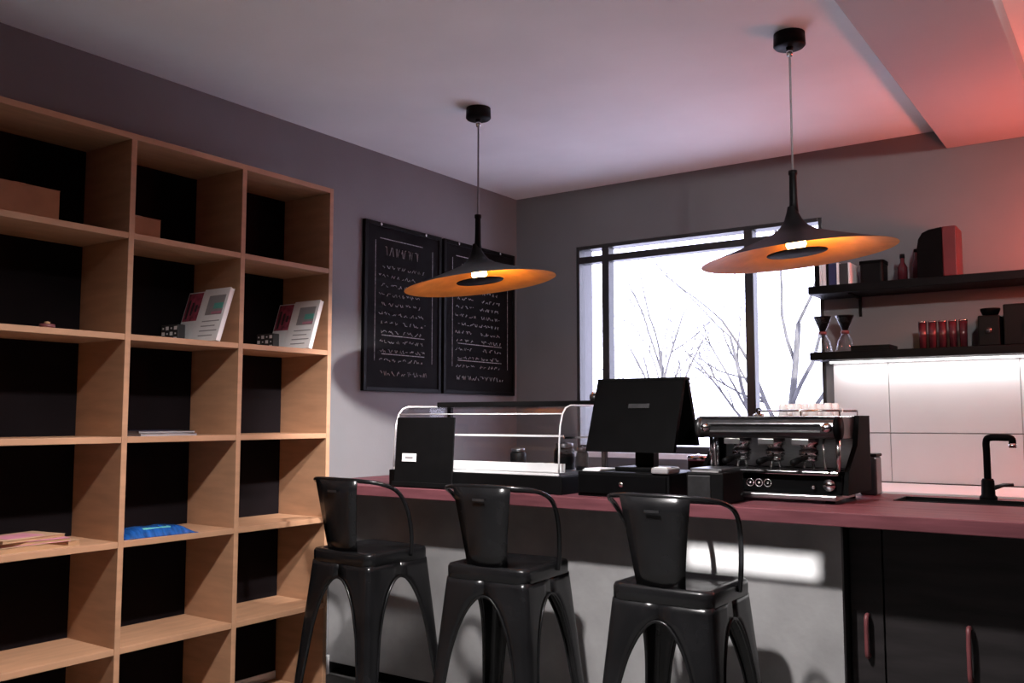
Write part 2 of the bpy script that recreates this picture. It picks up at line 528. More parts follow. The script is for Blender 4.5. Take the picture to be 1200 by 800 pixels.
# ------------------------------------------------------------------ chalkboards
def chalkboard(y0, y1, label, seed):
    z0, z1 = 1.372, 2.27
    yc = (y0 + y1) / 2
    t = thing('chalkboard', label, 'chalkboard', (XL, yc, z0), group='menu chalkboards on the grey wall')
    w, h = (y1 - y0) / 2, z1 - z0
    link('slate', B(0, .014, -w + .02, w - .02, .02, h - .02), 'board', t)
    for a in ((-w, -w + .022, 0, h), (w - .022, w, 0, h), (-w + .022, w - .022, 0, .022), (-w + .022, w - .022, h - .022, h)):
        link('frame_rail', B(0, .022, a[0], a[1], a[2], a[3], bev=.002), 'black', t)
    for s in (-.62, .55):
        link('screw', lathe([(0, 0), (.009, 0), (.008, .004), (0, .006)], 12, c=(0, 0, 0)), 'chrome', t, True).matrix_local = Matrix.Translation((.022, s * w, h - .011)) @ Matrix.Rotation(math.radians(90), 4, 'Y')
    rnd = random.Random(seed)
    def strip(bm, ya, yb, za, zb, th):
        box(bm, .014, .0150, ya, yb, min(za, zb), max(za, zb) + th)
    bm = bmesh.new()
    strip(bm, -w + .085, -w + .088, .16, h - .10, .003)
    strip(bm, w - .075, w - .072, .16, h - .10, .003)
    strip(bm, -w + .12, w - .16, h - .085, h - .085, .004)
    link('chalk_border', bm, 'chalk', t)
    sbm = bmesh.new()
    def scribble(ya, yb, z, hh):
        bm = sbm
        y = ya
        while y < yb:
            wd = rnd.uniform(.012, .05)
            # a word: run of short connected strokes
            pts = []
            yy = y
            while yy < min(y + wd, yb):
                pts.append((.0152, yy, z + rnd.choice((0, hh * .5, hh))))
                yy += rnd.uniform(.004, .009)
            if len(pts) > 1:
                tube(pts, .0017, 4, bm)
            y += wd + rnd.uniform(.008, .02)
    scribble(-w + .16, w - .2, h - .17, .045)
    nl = 11
    for q in range(nl):
        zz = h - .24 - q * .05
        scribble(-w + .11 + rnd.uniform(0, .04), -w + .11 + rnd.uniform(.16, .24), zz, .014)
        scribble(-.02 + rnd.uniform(0, .05), w - .12 - rnd.uniform(0, .06), zz, .016)
        if q in (7, 9):
            bm = bmesh.new()
            strip(bm, -w + .14, w - .14, zz - .012, zz - .012, .004)
            link('chalk_rule', bm, 'chalk', t)
    scribble(-w + .13, w - .12, .085, .022)
    cw = link('chalk_writing', sbm, 'chalk', t)
    cw['kind'] = 'stuff'
chalkboard(3.43, 4.058, 'black chalkboard menu hanging beside the bookshelf', 3)
chalkboard(4.082, 4.80, 'black chalkboard menu hanging next to the room corner', 4)

# ------------------------------------------------------------------ bar
BF, BB = 3.03, 3.90
# worktop of long planks, with a cut-out for the sink
wt = thing('bar_worktop', 'reddish brown wooden worktop running along the whole bar', 'worktop', (-1.3, 3.4, ZT - .045))
SKX0, SKX1, SKY0, SKY1 = -.79, -.22, 3.58, 3.775
ox, oy = -1.3, 3.4
edges = [BF, 3.305, SKY0, SKY1, BB]
for i, (a, b) in enumerate(zip(edges, edges[1:])):
    g = .0008
    if i == 2:
        link('plank', B(XL + .002 - ox, SKX0 - ox, a + g - oy, b - g - oy, 0, .045, bev=.0015), 'wood', wt)
        link('plank', B(SKX1 - ox, .9 - ox, a + g - oy, b - g - oy, 0, .045, bev=.0015), 'wood', wt)
    else:
        link('plank', B(XL + .002 - ox, .9 - ox, a + (0 if i == 0 else g) - oy, b - g - oy, 0, .045, bev=.003 if i == 0 else .0015), 'wood', wt)
# grey bar body
bb = thing('bar_counter', 'grey concrete bar front behind the three stools', 'bar', (-2.1, 3.5, 0))
link('front_panel', B(XL + .002 + 2.1, -.885 + 2.1, -.27, -.245, .06, .885), 'conc', bb)
link('plinth', B(XL + .02 + 2.1, -.885 + 2.1, -.22, .2, 0, .06), 'black', bb)
link('carcass', B(XL + .002 + 2.1, -.885 + 2.1, -.245, .33, .06, .885), 'darkwood', bb)
# dark cabinet under the sink end
cb = thing('sink_cabinet', 'dark cabinet with red brown handles under the sink end of the bar', 'cabinet', (-.1, 3.55, 0))
link('carcass', B(-.78, .95, -.225, .02, .06, .884), 'darkwood', cb)
link('plinth', B(-.77, .94, -.19, .015, 0, .06), 'black', cb)
def cdoor(x0, x1, hx, hz0, hz1, z0=.07, z1=.87):
    d = link('cabinet_door', B(x0, x1, -.247, -.226, z0, z1, bev=.002), 'darkwood', cb)
    hb = link('handle', tube(smoothpath([(hx, -.247, hz0), (hx, -.272, hz0 + .012), (hx, -.272, hz1 - .012), (hx, -.247, hz1)], 5), .008, 8), 'redwood', d, True)
cdoor(-.778, -.672, -.722, .43, .565)
cdoor(-.667, -.14, -.41, .40, .56)
cdoor(-.135, .40, -.08, .40, .56)
cdoor(.405, .945, .46, .40, .56)

# back counter along the window wall
bc = thing('back_counter', 'pale topped low counter along the window wall', 'counter', (-1.3, 4.55, 0))
link('counter_top', B(-2.03, 2.5, -.30, .277, .875, .913, bev=.003), 'tile', bc)
for i in range(7):
    x0 = -2.02 + i * .645
    d = link('cabinet_door', B(x0, x0 + .635, -.275, -.255, .09, .865, bev=.002), 'darkwood', bc)
    link('handle', tube([(x0 + .2, -.29, .82), (x0 + .435, -.29, .82)], .006, 8), 'steel', d, True)
link('carcass', B(-2.03, 2.5, -.255, .297, .08, .875), 'darkwood', bc)
link('plinth', B(-2.0, 2.48, -.2, .29, 0, .08), 'black', bc)

# sink
sk = thing('sink', 'black sink basin let into the bar worktop below the tap', 'sink', ((SKX0 + SKX1) / 2, (SKY0 + SKY1) / 2, ZT))
w, d = (SKX1 - SKX0) / 2 - .001, (SKY1 - SKY0) / 2 - .001
bm = bmesh.new()
box(bm, -w, w, -d, -d + .006, -.16, .003)
box(bm, -w, w, d - .006, d, -.16, .003)
box(bm, -w, -w + .006, -d + .006, d - .006, -.16, .003)
box(bm, w - .006, w, -d + .006, d - .006, -.16, .003)
link('basin_wall', bm, 'black', sk)
link('basin_bottom', B(-w, w, -d, d, -.166, -.16), 'black', sk)
link('drain', lathe([(0, 0), (.03, 0), (.034, .003), (0, .004)], 20, c=(0, 0, -.16)), 'chrome', sk, True)
# tap
fc = thing('tap', 'tall black swan tap with a short level spout', 'tap', (-.507, 3.812, ZT))
link('base', lathe([(0, 0), (.030, 0), (.030, .012), (.024, .018), (.022, .07), (.018, .078), (0, .078)], 20), 'blackg', fc, True)
link('spout', tube(smoothpath([(0, 0, .07), (0, 0, .17), (.0, -.002, .212), (.012, -.008, .228), (.06, -.015, .229), (.085, -.018, .226), (.088, -.018, .205)], 6), .0125, 12), 'blackg', fc, True)
link('aerator', lathe([(0, 0), (.0135, 0), (.0135, .016), (0, .016)], 14, c=(.088, -.018, .193)), 'chrome', fc, True)
lv = link('lever', tube([(.02, 0, .045), (.05, -.004, .056), (.085, -.008, .06)], [.009, .007, .006], 8), 'dsteel', fc, True)

# ------------------------------------------------------------------ stools
SEAT = .70
def make_stool(label, loc, rz):
    t = thing('bar_stool', label, 'stool', loc, rz)
    H = .175
    bm = bmesh.new()
    loops = []
    for half, z, r in ((H - .006, SEAT - .055, .035), (H, SEAT - .05, .04), (H, SEAT - .012, .04), (H - .004, SEAT - .003, .04), (H - .014, SEAT, .038), (H - .028, SEAT - .002, .034), (H - .04, SEAT - .009, .03), (H - .09, SEAT - .013, .025), (.03, SEAT - .014, .02)):
        loops.append([bm.verts.new((x, y, z)) for x, y in rsq(half, min(r, half))])
    for a, b in zip(loops, loops[1:]):
        n = len(a)
        for i in range(n):
            bm.faces.new((a[i], a[(i + 1) % n], b[(i + 1) % n], b[i]))
    bm.faces.new(loops[-1])
    bm.faces.new(loops[0][::-1])
    link('seat', bm, 'stool', t, True)
    # legs: pressed sheet corners with an arch between neighbours
    za = SEAT - .105
    zt = SEAT - .05
    def cz(z):
        return H - .004 + (zt - z) / zt * .062
    def gap(z):
        if z >= za:
            return 0.0
        u = min(1.0, (za - z) / .26)
        wl = .080 - .042 * (za - z) / za
        return (cz(z) - wl) * (1 - (1 - u) ** 2.4) ** .5
    zs = [zt, (zt + za) / 2 + .005] + [za - .26 * q for q in (0, .012, .03, .06, .1, .16, .24, .34, .46, .62, .8, 1.0)] + [.25, .16, .08, 0]
    for sx in (-1, 1):
        for sy in (-1, 1):
            bm = bmesh.new()
            grid = []
            for z in zs:
                c, g, r = cz(z), gap(z), .022
                row = []
                for q in range(4):
                    row.append((sx * (g + (c - r - g) * q / 3), sy * c))
                for q in (1, 2):
                    a = math.radians(30 * q)
                    row.append((sx * (c - r + r * math.sin(a)), sy * (c - r + r * math.cos(a))))
                for q in range(4):
                    row.append((sx * c, sy * (c - r - (c - r - g) * q / 3)))
                grid.append([bm.verts.new((x, y, z)) for x, y in row])
            for a, b in zip(grid, grid[1:]):
                for i in range(len(a) - 1):
                    bm.faces.new((a[i], a[i + 1], b[i + 1], b[i]))
            leg = link('leg', bm, 'stool', t, True)
            md = leg.modifiers.new('thickness', 'SOLIDIFY')
            md.thickness = .004
            md.offset = 0
            link('rubber_foot', B(sx * cz(0) - .022, sx * cz(0) + .022, sy * cz(0) - .022, sy * cz(0) + .022, 0, .02, bev=.004), 'black', leg)
    # rolled rims round the arches
    arch = [.02, .12, .22] + [za - .26 * q for q in (1.0, .8, .5, .3, .16, .06, .02)]
    for ang in (0, 90, 180, 270):
        pts = [(-gap(z), -cz(z), z) for z in arch] + [(0, -cz(za), za)] + [(gap(z), -cz(z), z) for z in arch[::-1]]
        rim = link('arch_rim', tube(smoothpath(pts, 3), .0055, 8), 'stool', t, True)
        rim.rotation_euler = (0, 0, math.radians(ang))
    # back: bent hoop and a splat on the near side
    hp = smoothpath([(-.178, .06, SEAT - .03), (-.188, .05, SEAT + .06), (-.202, .01, SEAT + .16), (-.212, -.055, SEAT + .235), (-.195, -.13, SEAT + .270), (-.12, -.186, SEAT + .283), (0, -.203, SEAT + .286), (.12, -.186, SEAT + .283), (.195, -.13, SEAT + .270), (.212, -.055, SEAT + .235), (.202, .01, SEAT + .16), (.188, .05, SEAT + .06), (.178, .06, SEAT - .03)], 6)
    link('back_hoop', tube(hp, .0085, 10), 'stool', t, True)
    bm = bmesh.new()
    rows = []
    for q in range(7):
        s = q / 6
        wd = .085 + .038 * s ** 1.2
        z = SEAT - .006 + .288 * s
        y = -.158 - .042 * s ** .8
        rows.append([bm.verts.new((wd * e, y - .016 * (1 - e * e) + .004, z)) for e in (-1, -.6, -.2, .2, .6, 1)])
    for a, b in zip(rows, rows[1:]):
        for i in range(5):
            bm.faces.new((a[i], a[i + 1], b[i + 1], b[i]))
    sp = link('back_splat', bm, 'stool', t, True)
    md = sp.modifiers.new('thickness', 'SOLIDIFY')
    md.thickness = .005
    link('maker_plate', B(-.025, .025, -.2165, -.2145, SEAT + .235, SEAT + .243), 'dsteel', sp)
    return t
st = make_stool('dark metal stool in front of the receipt printer and cash drawer', (-1.30, 2.85, 0), math.radians(0))
for lab, loc, rz in (('dark metal stool in front of the glass display case', (-2.005, 2.865, 0), math.radians(4)),
                     ('dark metal stool next to the bookshelf end', (-2.70, 2.85, 0), math.radians(-3))):
    o = copy_tree(st)
    o.location = loc
    o.rotation_euler = (0, 0, rz)
    o['label'] = lab
for o in list(C.objects):
    if o.name.startswith('bar_stool'):
        o['group'] = 'dark metal bar stools'

# ------------------------------------------------------------------ pendant lamps
def pendant(x, y, rimz, label, tilt):
    t = thing('pendant_lamp', label, 'lamp', (x, y, rimz), group='pendant lamps over the bar')
    zc = ZC - rimz
    link('ceiling_canopy', lathe([(0, zc), (.056, zc), (.058, zc - .045), (.052, zc - .052), (0, zc - .052)], 32), 'black', t, True)
    link('cord_grip', lathe([(0, zc - .052), (.014, zc - .052), (.010, zc - .085), (0, zc - .085)], 16), 'chrome', t, True)
    link('cord', tube([(0, 0, .315), (0, 0, zc - .08)], .004, 8), 'cord', t, True)
    link('stem', lathe([(0, .165), (.017, .165), (.0145, .20), (.013, .30), (.016, .304), (.016, .318), (0, .318)], 20), 'black', t, True)
    out = [(.014, .185), (.020, .165), (.032, .135), (.052, .108), (.082, .088), (.13, .070), (.20, .046), (.28, .020), (.345, 0)]
    inn = [(.340, .0005), (.275, .014), (.20, .038), (.13, .060), (.08, .077), (.04, .093), (0, .10)]
    rot = Matrix.Rotation(tilt, 4, Vector((-math.sin(YAW), math.cos(YAW), 0)))
    piv = Matrix.Translation((0, 0, .10)) @ rot @ Matrix.Translation((0, 0, -.10))
    bm = lathe(out, 64)
    sh = link('lamp_shade', bm, 'black', t, True)
    sh.matrix_local = piv
    link('shade_lining', lathe([(.345, 0)] + inn, 64), 'gold', sh, True)
    link('glare_disc', lathe([(0, .010), (.105, .010), (.108, .013), (.105, .016), (0, .016)], 40), 'board', sh, True)
    link('disc_rod', tube([(0, 0, .014), (0, 0, .09)], .003, 6), 'black', sh)
    link('bulb', lathe([(.012, .092), (.02, .075), (.034, .055), (.036, .042), (.028, .028), (0, .022)], 24), 'bulb', sh, True)
    L = D.lights.new('pendant_light', 'POINT')
    L.energy = 8.0
    L.color = (1.0, .62, .30)
    L.shadow_soft_size = .03
    lo = D.objects.new('pendant_light', L)
    C.objects.link(lo)
    lo.parent = sh
    lo.location = (.05, 0, .04)
pendant(-2.475, 3.29, 1.835, 'wide black pendant lamp with gold inside hanging before the chalkboards', math.radians(-6.5))
pendant(-1.035, 3.29, 1.815, 'wide black pendant lamp with gold inside hanging before the window', math.radians(-5.5))

# ------------------------------------------------------------------ wall shelves
def wall_shelf(z0, z1, label):
    t = thing('wall_shelf', label, 'shelf', (-.5, 4.72, z0))
    link('shelf_board', B(-.885, 1.6, -.125, .128, 0, z1 - z0, bev=.003), 'black', t)
    for x in (-.70, .2, 1.2):
        link('bracket', extrude_poly([(.128, 0), (.128, -.10), (.118, -.10), (.112, -.012), (-.08, -.006), (-.08, 0)], 0, x, x + .012), 'black', t)
    return t
wall_shelf(1.848, 1.888, 'upper black wall shelf with books and a black appliance')
s2 = wall_shelf(1.518, 1.557, 'lower black wall shelf with a white light strip beneath')
for ch in list(s2.children):
    if ch.name.startswith('bracket'):
        D.objects.remove(ch)
link('led_strip', B(-.84, 1.55, .06, .078, -.008, 0), 'led', s2)
L = D.lights.new('led_strip_light', 'AREA')
L.shape = 'RECTANGLE'
L.size, L.size_y = 2.35, .02
L.energy = 4.2
L.color = (1, .95, .95)
lo = D.objects.new('led_strip_light', L)
C.objects.link(lo)
lo.parent = s2
lo.location = (.35, .069, -.012)

# upper shelf: books
x = -1.357
Z1, Z2 = 1.888, 1.557
bk = [(.022, .115, 'black', 'slim black book at the window end of the upper shelf'), (.012, .108, 'white', 'thin white book beside the slim black book'), (.018, .116, 'white', 'thicker white book between thin books on the upper shelf'),
      (.010, .112, 'black', 'thin black book between the white and navy books'), (.036, .108, 'navy', 'thick navy book on the upper shelf'), (.012, .112, 'white', 'thin white book between the navy and charcoal books'),
      (.040, .105, 'checker', 'thick charcoal book on the upper shelf'), (.010, .108, 'white', 'thin white book next to the black bread tin')]
for wd, hgt, m, lab in bk:
    t = thing('book', lab, 'book', (x + wd / 2, 4.69, Z1), group='books on the upper wall shelf')
    link('page_block', B(-wd / 2 + .0015, wd / 2 - .0015, -.066, .068, .002, hgt - .002), 'white', t)
    link('cover', B(-wd / 2, -wd / 2 + .0015, -.07, .07, 0, hgt), m, t)
    link('cover', B(wd / 2 - .0015, wd / 2, -.07, .07, 0, hgt), m, t)
    link('spine', B(-wd / 2 + .0015, wd / 2 - .0015, -.0715, -.068, 0, hgt, bev=.0006), m, t)
    x += wd + .002
# black tin
t = thing('storage_tin', 'black rounded tin beside the books on the upper shelf', 'tin', (-1.09, 4.70, Z1))
link('tin_body', extrude_poly([(a, b) for a, b in rsq(.055, .014)], 2, 0, .095), 'black', t)
link('lid', extrude_poly([(a, b) for a, b in rsq(.058, .015)], 2, .095, .112), 'blackg', t)
# small red stand with bottles
t = thing('spice_bottle', 'small red bottle with dark cap beside the black appliance', 'bottle', (-.955, 4.69, Z1))
link('bottle_body', lathe([(0, 0), (.022, 0), (.023, .07), (.01, .095), (.01, .115), (0, .115)], 18), 'amber', t, True)
link('cap', lathe([(0, .115), (.012, .115), (.012, .135), (0, .135)], 14), 'black', t, True)
t = thing('spice_bottle', 'slim dark red bottle behind the small red bottle', 'bottle', (-.905, 4.76, Z1))
link('bottle_body', lathe([(0, 0), (.018, 0), (.018, .09), (.008, .12), (.008, .15), (0, .15)], 18), 'maroon', t, True)
link('cap', lathe([(0, .15), (.011, .15), (.011, .165), (0, .165)], 14), 'black', t, True)
# black appliance with maroon end
t = thing('toaster', 'tall black appliance with rounded shoulder and maroon end on the upper shelf', 'appliance', (-.80, 4.70, Z1))
prof = [(-.075, 0), (.035, 0), (.035, .235), (-.02, .228), (-.05, .215), (-.068, .185), (-.075, .14)]
link('housing', extrude_poly(prof, 1, -.08, .08), 'blackg', t)
link('end_panel', B(.035, .098, -.08, .08, 0, .237, bev=.006), 'maroon', t)
link('lever', B(-.084, -.075, -.02, .02, .10, .125, bev=.003), 'chrome', t)

# lower shelf: two hourglass coffee makers
def dripper(x, y, lab):
    t = thing('coffee_dripper', lab, 'coffee dripper', (x, y, Z2), group='coffee drippers on the lower shelf')
    link('glass_body', lathe([(0, .003), (.044, .003), (.046, .01), (.036, .06), (.014, .098), (.012, .105), (.02, .122), (.046, .185), (.044, .185), (.018, .122), (.010, .104), (.012, .097), (.033, .058), (.042, .012), (0, .008)], 28), 'caseglass', t, True)
    link('filter_cone', lathe([(0, .108), (.011, .108), (.042, .180), (.044, .187), (0, .187)], 28), 'black', t, True)
    link('base_ring', lathe([(.02, 0), (.045, 0), (.046, .005), (.02, .005)], 28), 'black', t, True)
    link('collar', lathe([(.012, .094), (.020, .096), (.020, .110), (.012, .112)], 20), 'redwood', t, True)
dripper(-1.348, 4.70, 'hourglass glass coffee dripper at the very end of the lower shelf')
dripper(-1.240, 4.71, 'hourglass glass coffee dripper beside the flat black tray')
t = thing('tray', 'flat black tray lying on the lower shelf', 'tray', (-1.10, 4.70, Z2))
link('tray_floor', B(-.085, .085, -.08, .08, 0, .006), 'black', t)
for a in ((-.09, -.085, -.085, .085), (.085, .09, -.085, .085), (-.085, .085, -.085, -.08), (-.085, .085, .08, .085)):
    link('tray_rim', B(a[0], a[1], a[2], a[3], 0, .026), 'black', t)
# row of dark red tumblers
def tumbler(x, lab):
    t = thing('tumbler', lab, 'glass', (x, 4.69, Z2), group='dark red tumblers on the lower shelf')
    link('tumbler_body', lathe([(0, 0), (.016, 0), (.0195, .132), (.017, .132), (.014, .006), (0, .006)], 22), 'amber', t, True)
    link('rim_band', lathe([(.0196, .124), (.0202, .124), (.0202, .132), (.0196, .132)], 22), 'chrome', t, True)
for i in range(5):
    tumbler(-.875 + i * .044, 'tall dark red tumbler in the row on the lower shelf')
# black grinder and box at the end
t = thing('coffee_grinder', 'black boxy coffee grinder beside the red tumblers', 'grinder', (-.585, 4.70, Z2))
link('grinder_body', B(-.045, .045, -.07, .07, 0, .14, bev=.006), 'black', t)
link('hopper', lathe([(0, .14), (.03, .14), (.042, .168), (.042, .176), (0, .176)], 24), 'blackg', t, True)
link('knob', lathe([(0, 0), (.014, 0), (.012, .012), (0, .012)], 16), 'dsteel', t, True).matrix_local = Matrix.Translation((0, -.07, .07)) @ Matrix.Rotation(math.radians(90), 4, 'X')
t = thing('speaker_box', 'wide black loudspeaker box at the far end of the lower shelf', 'speaker', (-.40, 4.70, Z2))
link('cabinet', B(-.125, .2, -.075, .09, 0, .185, bev=.005), 'black', t)
link('speaker_cone', lathe([(0, 0), (.03, 0), (.06, .008), (.065, .008), (0, -.004)], 28), 'dsteel', t, True).matrix_local = Matrix.Translation((.03, -.075, .09)) @ Matrix.Rotation(math.radians(90), 4, 'X')

# ------------------------------------------------------------------ glass display case
X0, X1, Yf, Yb_ = -2.80, -1.93, 3.10, 3.50
dc = thing('display_case', 'glass display case with black base on the bar', 'display case', ((X0 + X1) / 2, (Yf + Yb_) / 2, ZT))
cx, cy = (X0 + X1) / 2, (Yf + Yb_) / 2
w, d = (X1 - X0) / 2, (Yb_ - Yf) / 2
link('case_base', B(-w - .02, w + .02, -d - .01, d, 0, .072, bev=.004), 'black', dc)
link('steel_floor', B(-w, w, -d + .01, d - .01, .072, .084), 'steel', dc)
link('front_trim', B(-w, w, -d - .004, -d + .004, .072, .082, bev=.002), 'white', dc)
link('floor_riser', B(-w + .01, w - .01, -d + .06, -d + .066, .084, .118), 'white', dc)
prof = [(-d, .082), (-d + .004, .20), (-d + .012, .27), (-d + .03, .318), (-d + .055, .342), (-d + .09, .352), (d - .10, .354)]
def sheet(prof, x0, x1, th=.004):
    return extrude_poly(prof + [(a, b - th if i > 2 else b) if i > 2 else (a + th, b) for i, (a, b) in reversed(list(enumerate(prof)))], 0, x0, x1)
link('curved_glass', sheet(prof, -w, w), 'caseglass', dc)
for s, xx in ((-1, -w), (1, w)):
    pr = prof + [(d - .01, .354), (d - .01, .082)]
    link('side_glass', extrude_poly(pr, 0, xx - .002, xx + .002), 'caseglass', dc)
    link('glass_edge', tube([(xx, a, b) for a, b in prof], .0035, 6), 'white', dc, True)
link('glass_edge', tube([(-w, -d + .03, .318), (w, -d + .03, .318)], .0025, 6), 'white', dc, True)
link('glass_shelf', B(-w + .006, w - .006, -d + .05, d - .03, .226, .232), 'caseglass', dc)
link('shelf_edge', B(-w + .006, w - .006, -d + .044, -d + .05, .225, .233), 'white', dc)
link('roof_panel', B(-w, w, d - .10, d, .352, .376, bev=.003), 'black', dc)
link('rear_frame', B(-w, -w + .02, d - .02, d, .084, .352), 'black', dc)
link('rear_frame', B(w - .02, w, d - .02, d, .084, .352), 'black', dc)
link('shelf_bracket', B(-w + .002, -w + .008, -d + .05, d - .03, .218, .226), 'chrome', dc)
link('shelf_bracket', B(w - .008, w - .002, -d + .05, d - .03, .218, .226), 'chrome', dc)
# jars and cups inside
zin = ZT + .084
for x_, y_, r_, h_, lab in ((-2.07, 3.37, .045, .10, 'dark jar standing tallest inside the display case'), (-1.975, 3.36, .026, .085, 'slim dark jar inside the case beside its side glass'), (-2.33, 3.40, .035, .075, 'small dark jar near the middle of the display case')):
    t = thing('jar', lab, 'jar', (x_, y_, zin), group='jars in the display case')
    link('jar_body', lathe([(0, 0), (r_, 0), (r_, h_ * .8), (r_ * .8, h_ * .9), (0, h_ * .9)], 24), 'black', t, True)
    link('lid', lathe([(0, h_ * .9), (r_ * .85, h_ * .9), (r_ * .85, h_ * 1.1), (r_ * .2, h_ * 1.12), (0, h_ * 1.2)], 24), 'dsteel', t, True)
for x_, lab in ((-2.115, 'tiny white cup in the display case close to the smaller jar'), (-2.068, 'tiny white cup in the display case before the tallest jar')):
    t = thing('espresso_cup', lab, 'cup', (x_, 3.255, zin), group='white cups in the display case')
    link('cup_body', lathe([(0, 0), (.012, 0), (.017, .03), (.0155, .03), (.011, .004), (0, .004)], 18), 'porc', t, True)
    link('cup_handle', tube(smoothpath([(.014, 0, .024), (.025, 0, .022), (.022, 0, .010), (.013, 0, .009)], 4), .002, 6), 'porc', t, True)
# jar standing on the case roof
t = thing('sugar_shaker', 'small steel shaker standing on the display case roof', 'shaker', (-1.965, 3.45, ZT + .376))
link('shaker_body', lathe([(0, 0), (.020, 0), (.022, .012), (.020, .026), (0, .026)], 20), 'dsteel', t, True)
link('lid', lathe([(0, .026), (.018, .026), (.012, .036), (0, .039)], 20), 'chrome', t, True)

# black sign in front of the case
t = thing('table_sign', 'black upright sign with a small white label before the display case', 'sign', (-2.60, 3.055, ZT))
t.rotation_euler = (math.radians(-4), 0, 0)
link('sign_board', B(-.160, .165, 0, .008, .022, .305, bev=.002), 'black', t)
link('sign_foot', B(-.162, .167, -.014, .024, .004, .024, bev=.002), 'black', t)
link('white_label', B(-.118, -.038, -.0015, 0, .112, .147), 'white', t)
link('label_print', B(-.100, -.056, -.0022, -.0015, .124, .134), 'greyp', t)

# ------------------------------------------------------------------ cash point
t = thing('cash_till', 'flat black cash till under the tilted screen', 'cash till', (-1.66, 3.28, ZT))
link('drawer_housing', B(-.195, .195, -.16, .16, 0, .095, bev=.004), 'black', t)
fr = link('drawer_front', B(-.185, .185, -.168, -.16, .012, .085, bev=.003), 'blackg', t)
link('lock', lathe([(0, 0), (.010, 0), (.009, .004), (0, .004)], 14), 'chrome', fr, True).matrix_local = Matrix.Translation((.0, -.168, .05)) @ Matrix.Rotation(math.radians(90), 4, 'X')
zd = ZT + .095
t = thing('cash_screen', 'black two sided cash screen shaped like a tent', 'screen', (-1.64, 3.29, zd))
link('foot_plate', B(-.10, .10, -.08, .08, 0, .016, bev=.004), 'black', t)
link('neck', B(-.04, .04, -.025, .03, .016, .22, bev=.006), 'black', t)
def slab(ybot, ytop, th, x0, x1, z0, z1):
    return extrude_poly([(ybot - th / 2, z0), (ybot + th / 2, z0), (ytop + th / 2, z1), (ytop - th / 2, z1)], 0, x0, x1)
ls = link('customer_display', slab(-.115, -.012, .022, -.205, .172, .075, .356), 'blackg', t)
link('operator_display', slab(.105, .012, .020, -.195, .175, .098, .358), 'blackg', t)
link('hinge_cap', B(-.205, .178, -.026, .026, .352, .364, bev=.003), 'black', t)
link('brand_bar', slab(-.0555, -.0490, .0235, -.045, .045, .245, .262), 'dsteel', ls)
t = thing('card_reader', 'small pale card reader lying beside the screen foot', 'card reader', (-1.50, 3.165, zd), math.radians(0))
link('reader_body', B(-.035, .035, -.055, .055, 0, .022, bev=.006), 'greyp', t)
link('reader_screen', B(-.025, .025, .005, .045, .022, .0235), 'black', t)
link('keypad', B(-.025, .025, -.045, -.005, .022, .024), 'white', t)
t = thing('paper_slip', 'white receipt slips stacked on the cash drawer', 'paper', (-1.80, 3.20, zd), math.radians(-8))
link('slip', B(-.04, .04, -.06, .06, 0, .005), 'white', t)
link('slip', B(-.035, .045, -.055, .05, .005, .010), 'white', t)
t = thing('receipt_printer', 'black cube receipt printer beside the cash drawer', 'printer', (-1.285, 3.145, ZT))
link('printer_body', B(-.080, .058, -.10, .10, 0, .112, bev=.006), 'black', t)
link('paper_lid', B(-.072, .050, -.085, .09, .112, .124, bev=.004), 'dsteel', t)
link('paper_slot', B(-.06, .04, -.094, -.086, .112, .117), 'greyp', t)
link('front_face', B(-.072, .012, -.104, -.10, .012, .10, bev=.002), 'dsteel', t)

# ------------------------------------------------------------------ espresso machine
em = thing('espresso_machine', 'three group chrome and black espresso machine on the bar', 'coffee machine', (-1.16, 3.53, ZT))
w = .26
for sx in (-1, 1):
    for yy in (-.18, .09):
        link('foot', lathe([(0, 0), (.018, 0), (.015, .02), (0, .02)], 14, c=(sx * (w - .05), yy, 0)), 'black', em, True)
link('drip_pan', B(-w, w - .01, -.245, .0, .012, .030, bev=.004), 'steel', em)
link('base_panel', B(-w, w, -.20, .120, .03, .098, bev=.006), 'blackg', em)
link('drip_tray', B(-w + .01, w - .01, -.225, -.02, .098, .112, bev=.003), 'chrome', em)
for i in range(13):
    x_ = -w + .03 + i * (2 * w - .06) / 12
    link('grate_bar', B(x_ - .006, x_ + .006, -.215, -.03, .112, .116), 'chrome', em)
link('back_wall', B(-w, w, .02, .120, .098, .235, bev=.006), 'dsteel', em)
link('splash_panel', B(-w + .01, w - .01, .012, .02, .115, .225), 'steel', em)
# top body: long rounded bar
prof = []
for a in range(0, 181, 20):
    prof.append((-.215 - .034 * math.sin(math.radians(a)), .265 + .037 * math.cos(math.radians(a))))
prof = prof + [(.120, .228), (.120, .302)]
link('top_body', extrude_poly(prof, 0, -w, w), 'dsteel', em)
link('top_trim', B(-w, w, -.235, .120, .302, .308, bev=.002), 'chrome', em)
link('front_stripe', B(-w + .05, w - .06, -.2515, -.249, .272, .279), 'chrome', em)
link('front_stripe', B(-w + .05, w - .06, -.2515, -.249, .250, .255), 'steel', em)
link('end_cap', tube([(-w - .006, -.222, .266), (-w + .012, -.222, .266)], .040, 20), 'dsteel', em, True)
link('end_cap', tube([(w - .012, -.222, .266), (w + .006, -.222, .266)], .040, 20), 'blackg', em, True)
for sx in (-1, 1):
    link('side_knob', tube([(sx * (w - .035), -.272, .266), (sx * (w - .035), -.25, .266)], [.014, .018], 16), 'chrome', em, True)
link('side_panel', extrude_poly([(-.20, .03), (.125, .03), (.125, .31), (-.02, .31), (-.06, .20), (-.18, .11)], 0, w, w + .018), 'blackg', em)
link('side_panel', extrude_poly([(-.20, .03), (.125, .03), (.125, .31), (-.02, .31), (-.06, .20), (-.18, .11)], 0, -w - .018, -w), 'blackg', em)
